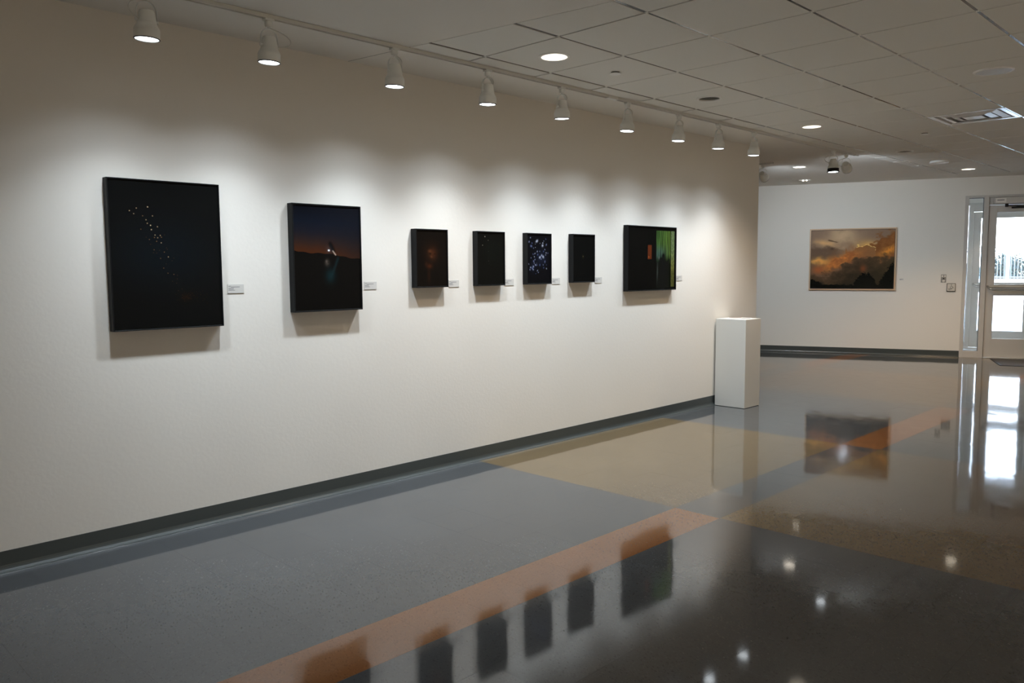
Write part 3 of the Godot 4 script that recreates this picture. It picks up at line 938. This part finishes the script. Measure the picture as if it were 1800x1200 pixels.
func art_sunset_clouds() -> Image:
	var w := 560; var h := 424
	var im := Image.create(w, h, false, Image.FORMAT_RGB8)
	var n := FastNoiseLite.new()
	n.seed = 17
	n.noise_type = FastNoiseLite.TYPE_SIMPLEX_SMOOTH
	n.frequency = 0.010
	n.fractal_octaves = 5
	var n2 := FastNoiseLite.new()
	n2.seed = 23
	n2.frequency = 0.045
	n2.fractal_octaves = 3
	for y in h:
		for x in w:
			var u := x / float(w); var v := y / float(h)
			var a := n.get_noise_2d(x, y * 1.3)
			var b := n2.get_noise_2d(x, y)
			var c := srgb(116, 98, 86)
			# pale break in the upper cloud
			c = c.lerp(srgb(168, 146, 120), clampf(exp(-pow((u - 0.38) / 0.20, 2) - pow((v - 0.10 + a * 0.1) / 0.16, 2)), 0, 1))
			c = c.lerp(srgb(186, 150, 108), 0.9 * clampf(exp(-pow((u - 0.17 + a * 0.06) / 0.12, 2) - pow((v - 0.22 - (u - 0.17) * 0.25) / 0.055, 2)), 0, 1))
			c = c.lerp(srgb(184, 148, 96), clampf(exp(-pow((u - 0.68) / 0.13, 2) - pow((v - 0.27) / 0.09, 2)), 0, 1))
			# grey-brown cloud at the left
			c = c.lerp(srgb(92, 76, 64), smoothstep(0.25, 0.36, v + a * 0.12) * (1.0 - smoothstep(0.25, 0.5, u)))
			# dark towering cloud at the upper right
			var tower := smoothstep(0.73, 0.79, u + b * 0.03 + a * 0.16 - 0.05 * sin(v * 14.0)) * smoothstep(0.02, 0.16, v + a * 0.22 + 0.5 * maxf(0.0, u - 0.86) - 0.35 * pow(maxf(0.0, u - 0.92), 0.8))
			c = c.lerp(srgb(102, 66, 40).lerp(srgb(124, 84, 50), clampf(a + 0.5, 0, 1)), tower)
			# lit edge under the pale break
			var edge := 0.30 + 0.05 * sin(u * 17.0) + a * 0.10
			if u > 0.42 and u < 0.78:
				c = c.lerp(srgb(120, 86, 58), smoothstep(edge, edge + 0.02, v + 0.02 * b))
				if absf(v - edge + 0.02 * b) < 0.007 and u > 0.55: c = srgb(226, 180, 112)
			# yellow openings
			c = c.lerp(srgb(206, 152, 82), 0.95 * clampf(exp(-pow((u - 0.10) / 0.16, 2) - pow((v - 0.525 + a * 0.05) / 0.055, 2)), 0, 1))
			c = c.lerp(srgb(192, 128, 58), 0.95 * clampf(exp(-pow((u - 0.93) / 0.11, 2) - pow((v - 0.36 - (0.93 - u) * 0.7 + b * 0.03) / 0.06, 2)), 0, 1))
			# the glowing orange bank
			var bank := exp(-pow((u - 0.36) / 0.22, 2) - pow((v - 0.55 + (u - 0.36) * 0.5 + a * 0.12) / 0.13, 2))
			c = c.lerp(srgb(184, 116, 60).lerp(srgb(138, 86, 50), clampf(0.5 + a * 1.3 + b * 0.35, 0, 1)), clampf(bank * 1.5, 0, 1))
			c = c.lerp(srgb(146, 84, 50), 0.9 * clampf(exp(-pow((u - 0.09) / 0.07, 2) - pow((v - 0.68) / 0.07, 2)), 0, 1))
			# dark cloud below
			var low := 0.74 - 0.28 * smoothstep(0.15, 0.62, u) + a * 0.16 + b * 0.03
			var lowc := srgb(80, 62, 47).lerp(srgb(46, 40, 32), clampf((v - low) * 3.0, 0, 1)).lerp(srgb(56, 52, 38), clampf(u - 0.6, 0, 1))
			c = c.lerp(lowc, smoothstep(low - 0.05, low + 0.06, v))
			c = c.lerp(srgb(112, 62, 38), 0.8 * clampf(exp(-pow((u - 0.635) / 0.035, 2) - pow((v - 0.66) / 0.06, 2)), 0, 1))
			# tree line
			var leafy := n2.get_noise_2d(x * 3.1, y * 3.1) * 0.045
			var trees := 0.93 + b * 0.025 + leafy * 0.5
			trees -= 0.10 * smoothstep(0.20, 0.0, u - 0.0) * (0.8 if u < 0.2 else 0.0)
			trees = minf(trees, 0.735 + pow(absf(u - 0.665) / 0.11, 2.2) * 0.12 + b * 0.05 + leafy)
			trees = minf(trees, 0.56 + pow(maxf(0.0, 1.0 - u) / 0.17, 1.3) * 0.34 + b * 0.07 + leafy)
			c = Color(minf(1.0, c.r * 1.28), minf(1.0, c.g * 1.26), minf(1.0, c.b * 1.22))
			if v > trees: c = srgb(14, 16, 15).lerp(srgb(20, 22, 18), clampf(b + 0.4, 0, 1))
			im.set_pixel(x, y, c)
	for k in 10:
		blob(im, 0.215 + 0.011 * k, 0.17 + 0.004 * k, 0.012, 0.010 * (1.0 if k < 5 else 0.6), srgb(74, 56, 44), 0.55)
	blob(im, 0.255, 0.315, 0.022, 0.02, srgb(84, 66, 52), 0.8)
	blob(im, 0.59, 0.84, 0.012, 0.008, srgb(52, 48, 42), 0.8)
	return im

func picture(called: String, zl: float, zr: float, y0: float, y1: float, depth: float, art: Image, label: String, lip := 0.008) -> void:
	# a black box frame on the display wall; local x runs along the wall towards the back
	var w := zl - zr
	var h := y1 - y0
	var r := base(called, Vector3(0, (y0 + y1) / 2, (zl + zr) / 2), PI / 2)
	tag(r, label, "framed photo")
	var st := new_st()
	box(st, Vector3(-w / 2, -h / 2, 0.001), Vector3(-w / 2 + lip, h / 2, depth), 0.001)
	box(st, Vector3(w / 2 - lip, -h / 2, 0.001), Vector3(w / 2, h / 2, depth), 0.001)
	box(st, Vector3(-w / 2 + lip, h / 2 - lip, 0.001), Vector3(w / 2 - lip, h / 2, depth), 0.001)
	box(st, Vector3(-w / 2 + lip, -h / 2, 0.001), Vector3(w / 2 - lip, -h / 2 + lip, depth), 0.001)
	build(st, "frame", M.frame_black, r)
	st = new_st()
	box(st, Vector3(-w / 2 + lip, -h / 2 + lip, 0.001), Vector3(w / 2 - lip, h / 2 - lip, depth - 0.008))
	build(st, "backing", M.frame_black, r)
	var m := mat(Color.WHITE, 0.25, 0.0, 0.18)
	m.albedo_texture = ImageTexture.create_from_image(art)
	put(pane_st(w - 2 * lip, h - 2 * lip), "photo_print", m, r).position.z = depth - 0.0075

func caption(z: float, label: String) -> void:
	var r := base("caption_card", Vector3(0, 1.348, z), PI / 2)
	tag(r, label, "wall label", "caption cards beside the framed photos")
	var st := new_st()
	box(st, Vector3(-0.05, -0.026, 0.0005), Vector3(0.05, 0.026, 0.0035), 0.0005)
	build(st, "card", M.card, r)
	st = new_st()
	var rows := [[0.014, -0.045, -0.030, 0.0028], [0.010, -0.030, 0.024, 0.0032], [0.003, -0.045, -0.012, 0.0024], [-0.003, -0.045, -0.014, 0.0024], [-0.009, -0.045, -0.006, 0.0026]]
	for q in rows:
		box(st, Vector3(q[1], q[0] - q[3] / 2, 0.0034), Vector3(q[2], q[0] + q[3] / 2, 0.0037))
	build(st, "printed_lines", M.ink, r)

func make_pictures() -> void:
	picture("framed_photo", -1.521, -2.120, 1.140, 1.933, 0.05, art_sparks(), "largest black-framed dark photo with a trail of golden sparks", 0.006)
	picture("framed_photo", -2.571, -3.067, 1.195, 1.857, 0.055, art_dusk(), "black-framed dusk photo of a person raising a lit phone")
	picture("framed_photo", -3.515, -3.806, 1.325, 1.731, 0.055, art_ember_face(), "small black-framed photo of a dim reddish face and hand")
	picture("framed_photo", -4.092, -4.384, 1.326, 1.731, 0.05, art_few_lights(), "small black-framed dark photo with a few scattered tiny lights")
	picture("framed_photo", -4.626, -4.916, 1.327, 1.731, 0.05, art_white_petals(), "small black-framed photo full of pale blue-white flecks")
	picture("framed_photo", -5.181, -5.473, 1.332, 1.737, 0.05, art_single_light(), "small black-framed photo almost wholly black with one faint central light")
	picture("framed_photo", -5.940, -6.724, 1.239, 1.836, 0.05, art_curtain(), "wide black-framed photo of a green curtain and dark figure")
	caption(-2.222, "small grey caption card beside the photo of golden sparks")
	caption(-3.168, "small grey caption card beside the dusk photo with lit phone")
	caption(-3.902, "small grey caption card beside the photo of a reddish face")
	caption(-4.474, "small grey caption card beside the photo with few tiny lights")
	caption(-5.020, "small grey caption card beside the photo of blue-white flecks")
	caption(-5.578, "small grey caption card beside the almost black photo")
	caption(-6.848, "small grey caption card beside the green curtain photo")
	# sunset picture on the back wall
	var w := 1.318; var h := 1.012
	var r := on_back("sunset_picture", -1.071, 1.566, 0)
	tag(r, "large sunset cloud picture in a thin pale wood frame", "framed picture")
	var st := new_st()
	var lip := 0.020
	var dp := 0.042
	box(st, Vector3(-w / 2, -h / 2, 0.001), Vector3(-w / 2 + lip, h / 2, dp), 0.0015)
	box(st, Vector3(w / 2 - lip, -h / 2, 0.001), Vector3(w / 2, h / 2, dp), 0.0015)
	box(st, Vector3(-w / 2 + lip, h / 2 - lip, 0.001), Vector3(w / 2 - lip, h / 2, dp), 0.0015)
	box(st, Vector3(-w / 2 + lip, -h / 2, 0.001), Vector3(w / 2 - lip, -h / 2 + lip, dp), 0.0015)
	build(st, "frame", M.wood, r)
	st = new_st()
	box(st, Vector3(-w / 2 + lip, -h / 2 + lip, 0.001), Vector3(w / 2 - lip, h / 2 - lip, dp - 0.016))
	build(st, "backing", M.black, r)
	var m := mat(Color.WHITE, 0.07, 0.0, 0.35)
	m.albedo_texture = ImageTexture.create_from_image(art_sunset_clouds())
	put(pane_st(w - 2 * lip - 0.012, h - 2 * lip - 0.012), "print", m, r).position.z = dp - 0.0155
	var c := on_back("caption_card", -0.32, 1.235, 0)
	tag(c, "tiny pale caption card on the back wall beside the sunset picture", "wall label")
	st = new_st()
	box(st, Vector3(-0.03, -0.012, 0.0005), Vector3(0.03, 0.012, 0.003), 0.0005)
	build(st, "card", M.card, c)
	st = new_st()
	for k in 3:
		box(st, Vector3(-0.026, 0.005 - 0.006 * k, 0.0029), Vector3(0.02 - 0.012 * k, 0.0075 - 0.006 * k, 0.0032))
	build(st, "printed_lines", M.ink, c)

# ------------------------------------------------------------------ pedestal
func make_pedestal() -> void:
	var r := base("display_pedestal", Vector3(0.193, 0, -7.68))
	tag(r, "white square display pedestal standing against the display wall's end", "pedestal")
	var st := new_st()
	box(st, Vector3(-0.172, 0.004, -0.157), Vector3(0.172, 0.917, 0.157), 0.0015)
	build(st, "body", M.pedestal, r)
	st = new_st()
	box(st, Vector3(-0.166, 0.0003, -0.151), Vector3(0.166, 0.0042, 0.151))
	build(st, "foot", M.seal, r)
	var a := base("booklet", Vector3(0.13, 0.9172, -7.735), 0.5)
	tag(a, "dark-covered booklet lying on the white pedestal", "booklet")
	st = new_st()
	box(st, Vector3(-0.065, 0, -0.05), Vector3(0.065, 0.006, 0.05), 0.0005)
	build(st, "pages", M.paper, a)
	st = new_st()
	box(st, Vector3(-0.065, 0.006, -0.05), Vector3(0.065, 0.0066, 0.05))
	build(st, "cover", M.print_tan, a)
	st = new_st()
	box(st, Vector3(-0.05, 0.0066, 0.0), Vector3(0.05, 0.0069, 0.04))
	build(st, "cover_print", M.print_dark, a)
	var b := base("leaflet", Vector3(0.27, 0.9172, -7.70), 0.35)
	tag(b, "white paper leaflets with a dark photo on the pedestal", "leaflet")
	st = new_st()
	for k in 4:
		var xf := Transform3D(Basis(Vector3.UP, 0.02 * k), Vector3(0.001 * k, 0.0012 * k, 0))
		box(st, Vector3(-0.055, 0, -0.07), Vector3(0.055, 0.0011, 0.07), 0.0, xf)
	build(st, "sheets", M.paper, b)
	st = new_st()
	box(st, Vector3(-0.045, 0.0048, 0.01), Vector3(0.045, 0.0050, 0.062), 0.0, Transform3D(Basis(Vector3.UP, 0.06), Vector3.ZERO))
	build(st, "printed_photo", M.print_dark, b)

# ------------------------------------------------------------------ entrance
func entrance(n0: float, d_name: String, w_names: Array, inner: bool) -> void:
	# local frame: x along the wall, z towards the room; openings: sidelight, pair of doors, sidelight
	var dp := 0.13
	var za := -0.115
	var zb := 0.015
	var xs := [0.542, 0.594, 0.800, 0.866, 2.721, 2.787, 2.993, 3.045]
	var top := 2.535
	for k in 2:
		var w := on_back(w_names[k], 0, 0, n0)
		tag(w, "", "", "", "structure")
		var a: float = xs[0] if k == 0 else xs[5] - 0.066
		var b: float = xs[1] if k == 0 else xs[5]
		var c: float = xs[2] if k == 0 else xs[6]
		var e: float = xs[3] if k == 0 else xs[7]
		var st := new_st()
		box(st, Vector3(a, 0, za), Vector3(b, top, zb), 0.002)
		box(st, Vector3(c, 0, za), Vector3(e, top, zb), 0.002)
		box(st, Vector3(b, 2.50, za), Vector3(c, top, zb), 0.002)
		box(st, Vector3(b, 0, za), Vector3(c, 0.105, zb), 0.002)
		build(st, "window_frame", M.alu, w)
		st = new_st()
		for s in [[b, b + 0.006], [c - 0.006, c]]:
			box(st, Vector3(s[0], 0.105, -0.055), Vector3(s[1], 2.50, -0.035))
		box(st, Vector3(b, 0.105, -0.055), Vector3(c, 0.112, -0.035))
		box(st, Vector3(b, 2.493, -0.055), Vector3(c, 2.50, -0.035))
		build(st, "glazing_seal", M.seal, w)
		st = new_st()
		box(st, Vector3(b + 0.001, 0.107, -0.048), Vector3(c - 0.001, 2.498, -0.042))
		build(st, "pane", M.glass, w)
	var d := on_back(d_name, 0, 0, n0)
	tag(d, "", "", "", "structure")
	var st := new_st()
	box(st, Vector3(xs[3], 2.50, za), Vector3(xs[4], top, zb), 0.002)
	box(st, Vector3(xs[3], 2.385, za), Vector3(xs[4], 2.50, -0.02), 0.002)
	build(st, "door_head", M.alu, d)
	st = new_st()
	box(st, Vector3(xs[3], 0, -0.14), Vector3(xs[4], 0.012, 0.02), 0.003)
	build(st, "threshold", M.steel, d)
	if inner:
		st = new_st()
		box(st, Vector3(0.925, 2.395, -0.02), Vector3(2.66, 2.492, 0.07), 0.004)
		var op := build(st, "door_operator", M.alu, d)
		st = new_st()
		box(st, Vector3(0.945, 2.41, 0.0702), Vector3(1.085, 2.478, 0.0712))
		build(st, "operator_label", M.switch_plate, op)
		st = new_st()
		box(st, Vector3(0.965, 2.443, 0.0711), Vector3(1.06, 2.456, 0.0714))
		build(st, "label_print", M.ink, op)
	for k in 2:
		var x0 := 0.873 if k == 0 else 1.797
		var x1 := 1.790 if k == 0 else 2.714
		var stile := 0.105
		st = new_st()
		for s in [[x0, x0 + stile], [x1 - stile, x1]]:
			box(st, Vector3(s[0], 0.015, -0.065), Vector3(s[1], 2.378, -0.020), 0.002)
		for s in [[0.015, 0.30], [0.99, 1.145], [2.277, 2.378]]:
			box(st, Vector3(x0 + stile, s[0], -0.065), Vector3(x1 - stile, s[1], -0.020), 0.0)
		var leaf := build(st, "door_leaf", M.alu, d)
		st = new_st()
		for q in [[0.30, 0.99], [1.145, 2.277]]:
			box(st, Vector3(x0 + stile, q[0], -0.06), Vector3(x0 + stile + 0.008, q[1], -0.025))
			box(st, Vector3(x1 - stile - 0.008, q[0], -0.06), Vector3(x1 - stile, q[1], -0.025))
			box(st, Vector3(x0 + stile, q[0], -0.06), Vector3(x1 - stile, q[0] + 0.008, -0.025))
			box(st, Vector3(x0 + stile, q[1] - 0.008, -0.06), Vector3(x1 - stile, q[1], -0.025))
		build(st, "glazing_bead", M.alu, leaf)
		for q in [[0.30, 0.99], [1.145, 2.277]]:
			st = new_st()
			box(st, Vector3(x0 + stile + 0.002, q[0] + 0.002, -0.046), Vector3(x1 - stile - 0.002, q[1] - 0.002, -0.040))
			build(st, "pane", M.glass, leaf)
		# push bar across the leaf, bent back to the stile at its ends
		var bar := []
		for p in [[x0 + 0.025, 1.128, -0.018], [x0 + 0.030, 1.115, 0.02], [x0 + 0.050, 1.092, 0.05], [x0 + 0.090, 1.078, 0.062], [x0 + 0.20, 1.075, 0.064], [x1 - 0.20, 1.075, 0.064], [x1 - 0.09, 1.078, 0.062], [x1 - 0.05, 1.092, 0.05], [x1 - 0.03, 1.115, 0.02], [x1 - 0.025, 1.128, -0.018]]:
			bar.append(Vector3(p[0], p[1], p[2]))
		st = new_st()
		tube(st, bar, 0.017, 12)
		build(st, "push_bar", M.chrome, leaf)
		st = new_st()
		box(st, Vector3(x0 + 0.03, 1.112, -0.020), Vector3(x1 - 0.03, 1.140, 0.004), 0.003)
		build(st, "latch_rail", M.chrome, leaf)
		if inner and k == 0:
			st = new_st()
			box(st, Vector3(1.075, 2.345, 0.02), Vector3(1.12, 2.395, 0.06), 0.004)
			tube(st, [Vector3(1.10, 2.365, 0.05), Vector3(1.32, 2.350, 0.09)], 0.009, 8)
			tube(st, [Vector3(1.32, 2.350, 0.09), Vector3(1.20, 2.335, 0.0)], 0.009, 8)
			box(st, Vector3(1.17, 2.322, -0.02), Vector3(1.34, 2.346, 0.006), 0.003)
			build(st, "closer_arm", M.black, d)

func make_entrance() -> void:
	entrance(0.0, "door_1", ["window_1", "window_2"], true)
	entrance(-1.7, "door_2", ["window_3", "window_4"], false)
	# the porch between the two sets of doors
	var v := on_back("wall_porch", 0, 0, 0)
	tag(v, "", "", "", "structure")
	var st := new_st()
	box(st, Vector3(0.30, -0.004, -1.9), Vector3(0.45, 3.0, -0.2))
	box(st, Vector3(3.14, -0.004, -1.9), Vector3(3.29, 3.0, -0.2))
	box(st, Vector3(0.45, 0, -1.9), Vector3(0.542, 3.0, -1.7))
	box(st, Vector3(3.045, 0, -1.9), Vector3(3.14, 3.0, -1.7))
	box(st, Vector3(0.542, 2.535, -1.9), Vector3(3.045, 3.0, -1.7))
	build(st, "wall_panel", M.wall, v)
	st = new_st()
	box(st, Vector3(0.30, 2.75, -1.9), Vector3(3.29, 2.85, -0.2))
	build(st, "porch_ceiling", M.plaster, v)
	st = new_st()
	box(st, Vector3(0.45, -0.1, -1.95), Vector3(3.14, 0.004, -0.13))
	build(st, "porch_floor", M.card, v)
	# walk-off mat in front of the doors
	var m := on_back("door_mat", 1.79, 0, 0.56)
	tag(m, "flat grey entrance mat with a dark edge before the glass doors", "mat")
	st = new_st()
	box(st, Vector3(-0.80, 0.0006, -0.44), Vector3(0.80, 0.007, 0.44), 0.002)
	build(st, "pile", M.matting, m)
	st = new_st()
	for q in [[-0.83, -0.47, -0.80, 0.47], [0.80, -0.47, 0.83, 0.47], [-0.80, 0.44, 0.80, 0.47], [-0.80, -0.47, 0.80, -0.44]]:
		box(st, Vector3(q[0], 0.0006, q[1]), Vector3(q[2], 0.005, q[3]), 0.002)
	build(st, "border", M.seal, m)
	# push plate and key switch beside the entrance
	var p := on_back("door_push_plate", 0.392, 1.108, 0)
	tag(p, "square steel push plate with a dark wheelchair symbol", "push plate")
	st = new_st()
	box(st, Vector3(-0.062, -0.066, 0.0005), Vector3(0.062, 0.066, 0.022), 0.004)
	build(st, "housing", M.seal, p)
	st = new_st()
	box(st, Vector3(-0.055, -0.057, 0.022), Vector3(0.055, 0.059, 0.030), 0.004)
	build(st, "plate", M.steel, p)
	st = new_st()
	var cen := Vector3(0.006, 0.008, 0.0304)
	var wheel := []
	for k in 15:
		var a := PI * 0.75 + k * PI * 1.25 / 14.0
		wheel.append(cen + Vector3(cos(a) * 0.019, sin(a) * 0.019 - 0.004, 0))
	tube(st, wheel, 0.0028, 6, 1.0)
	tube(st, [cen + Vector3(-0.004, 0.026, 0), cen + Vector3(-0.002, 0.006, 0), cen + Vector3(0.014, 0.004, 0), cen + Vector3(0.022, -0.014, 0), cen + Vector3(0.028, -0.013, 0)], 0.0034, 6)
	lathe(st, [Vector2(0, -0.001), Vector2(0.006, -0.001), Vector2(0.006, 0.001), Vector2(0, 0.001)], 16, Transform3D(Basis(Vector3.RIGHT, PI / 2), cen + Vector3(-0.004, 0.035, 0)))
	build(st, "wheelchair_symbol", M.seal, p)
	st = new_st()
	box(st, Vector3(-0.040, -0.028, 0.0299), Vector3(0.010, -0.020, 0.0304))
	box(st, Vector3(-0.036, -0.040, 0.0299), Vector3(-0.010, -0.036, 0.0304))
	build(st, "printed_lines", M.seal, p)
	var k := on_back("key_switch", 0.283, 1.249, 0)
	tag(k, "small pale key switch plate above the steel push plate", "switch")
	st = new_st()
	box(st, Vector3(-0.038, -0.064, 0.0005), Vector3(0.038, 0.064, 0.006), 0.002)
	build(st, "plate", M.plate_grey, k)
	for s: float in [-1.0, 1.0]:
		st = new_st()
		box(st, Vector3(s * 0.018 - 0.011, 0.022, 0.006), Vector3(s * 0.018 + 0.011, 0.052, 0.011), 0.001)
		build(st, "button", M.switch_plate, k)
	st = new_st()
	lathe(st, [Vector2(0, 0.012), Vector2(0.010, 0.012), Vector2(0.012, 0.0)], 20, Transform3D(Basis(Vector3.RIGHT, PI / 2), Vector3(0, -0.004, 0.006)))
	build(st, "key_cylinder", M.black, k)
	st = new_st()
	lathe(st, [Vector2(0, 0.010), Vector2(0.018, 0.008), Vector2(0.021, 0.0)], 24, Transform3D(Basis(Vector3.RIGHT, PI / 2), Vector3(0, -0.038, 0.006)))
	build(st, "knob", M.switch_plate, k)

# ------------------------------------------------------------------ outdoors
func make_outdoors() -> void:
	var concrete := mat(Color(0.80, 0.79, 0.77), 0.9)
	var g := on_back("ground", 0, 0, 0)
	tag(g, "", "", "", "structure")
	var st := new_st()
	box(st, Vector3(-14, -0.3, -40), Vector3(20, -0.02, -1.96))
	build(st, "paving", concrete, g)
	var bw := on_back("planter_wall", 4.0, -0.02, -19.4)
	tag(bw, "low pale brick wall seen through the lower door glass", "brick wall")
	var brick := mat(Color(0.72, 0.56, 0.50), 0.9)
	st = new_st()
	for row in 4:
		for i in range(-20, 20):
			var x := i * 0.215 + (0.107 if row % 2 else 0.0)
			box(st, Vector3(x, row * 0.078, -0.1), Vector3(x + 0.203, row * 0.078 + 0.066, 0.0), 0.003)
	var bricks := build(st, "bricks", brick, bw)
	bricks.set_meta("kind", "stuff")
	st = new_st()
	box(st, Vector3(-4.3, 0, -0.09), Vector3(4.3, 0.31, -0.006))
	build(st, "mortar", concrete, bw)
	st = new_st()
	box(st, Vector3(-4.32, 0.312, -0.13), Vector3(4.32, 0.36, 0.02), 0.006)
	build(st, "coping", concrete, bw)
	var rw := on_back("retaining_wall", 4.0, -0.02, -20.3)
	tag(rw, "white retaining wall carrying the pale metal fence outside", "wall")
	st = new_st()
	box(st, Vector3(-8, 0, -0.25), Vector3(8, 0.95, 0.15), 0.02)
	build(st, "wall_body", concrete, rw)
	st = new_st()
	box(st, Vector3(-8.05, 0.95, -0.3), Vector3(8.05, 0.97, 0.2), 0.005)
	build(st, "coping", concrete, rw)
	var f := on_back("metal_fence", 4.2, 0.95, -20.3)
	tag(f, "pale metal picket fence seen through the glass door", "fence")
	var pale := mat(Color(0.55, 0.62, 0.64), 0.5)
	for y: float in [0.06, 1.02, 1.16]:
		st = new_st()
		box(st, Vector3(-5, y - 0.02, -0.016), Vector3(5, y + 0.02, 0.016), 0.004)
		build(st, "rail", pale, f)
	st = new_st()
	box(st, Vector3(-0.011, 0, -0.011), Vector3(0.011, 1.16, 0.011), 0.002)
	var picket := st.commit()
	st = new_st()
	box(st, Vector3(-0.07, 0, -0.05), Vector3(0.07, 1.26, 0.05), 0.006)
	var post := st.commit()
	for i in range(-45, 46):
		if posmod(i, 22) == 0:
			put(post, "post", pale, f).position.x = i * 0.11
		else:
			put(picket, "picket", pale, f).position.x = i * 0.11
	# shrubs behind the fence
	var leafm := mat(Color(0.17, 0.25, 0.25), 0.7)
	var twig := mat(Color(0.25, 0.2, 0.17), 0.9)
	var spots := [[1.75, 1.7, 0.8], [3.05, 1.6, 0.8], [4.4, 1.98, 0.85], [5.75, 1.9, 0.8], [7.1, 1.7, 0.85]]
	for q in spots:
		var b := on_back("shrub", q[0], 0.0, -21.6)
		tag(b, "dark bushy shrub growing behind the pale metal fence", "shrub", "shrubs behind the fence")
		st = new_st()
		for k in 3000:
			var dir := Vector3(rng.randfn(), rng.randfn(), rng.randfn()).normalized()
			var rad := pow(rng.randf(), 0.4) * (0.85 + 0.2 * sin(dir.x * 5.0 + q[0]) * cos(dir.z * 4.0))
			var at := Vector3(dir.x * q[2] * 0.78, q[1] * 0.62 + dir.y * q[1] * 0.40, dir.z * 0.55) * Vector3(rad, 1, rad)
			at.y = q[1] * 0.62 + dir.y * q[1] * 0.40 * rad
			var u := Vector3(rng.randfn(), rng.randfn(), rng.randfn()).normalized()
			var w := u.cross(Vector3(rng.randfn(), rng.randfn(), rng.randfn())).normalized()
			var s := rng.randf_range(0.04, 0.075)
			tri(st, at - u * s, at + w * s * 0.5, at + u * s, u.cross(w))
			tri(st, at - u * s, at - w * s * 0.5, at + u * s, u.cross(w))
		build(st, "foliage", leafm, b)
		st = new_st()
		for k in 4:
			var a := TAU * k / 4.0
			tube(st, [Vector3(cos(a) * 0.05, -0.02, sin(a) * 0.05), Vector3(cos(a) * 0.12, q[1] * 0.4, sin(a) * 0.12), Vector3(cos(a) * 0.3, q[1] * 0.8, sin(a) * 0.25)], 0.018, 6)
		build(st, "stem", twig, b)

# ------------------------------------------------------------------ scene
func _ready() -> void:
	rng.seed = 7
	cam_basis = Basis(Vector3.UP, 0.7798) * Basis(Vector3.RIGHT, -0.0904) * Basis(Vector3.BACK, -0.0063)
	var cam := Camera3D.new()
	cam.name = "camera"
	add_child(cam)
	cam.transform = Transform3D(cam_basis, cam_pos)
	cam.fov = 45.732
	cam.near = 0.05
	cam.far = 200.0
	cam.current = true
	var env := Environment.new()
	env.background_mode = Environment.BG_SKY
	var sky := Sky.new()
	var sm := ProceduralSkyMaterial.new()
	sm.sky_top_color = Color(0.72, 0.84, 0.98)
	sm.sky_horizon_color = Color(0.95, 0.98, 1.0)
	sm.ground_bottom_color = Color(0.6, 0.6, 0.6)
	sm.ground_horizon_color = Color(0.9, 0.92, 0.93)
	sm.sky_energy_multiplier = 3.2
	sm.ground_energy_multiplier = 1.5
	sky.sky_material = sm
	env.sky = sky
	env.tonemap_mode = Environment.TONE_MAPPER_LINEAR
	env.tonemap_exposure = 1.0
	env.sdfgi_enabled = true
	env.ssao_enabled = true
	env.ssil_enabled = true
	var we := WorldEnvironment.new()
	we.name = "environment"
	we.environment = env
	add_child(we)

	make_materials()
	make_floor()
	make_walls()
	make_ceiling()
	make_entrance()
	make_pictures()
	make_pedestal()
	make_track()
	make_lamps()
	make_ceiling_fittings()
	make_outdoors()
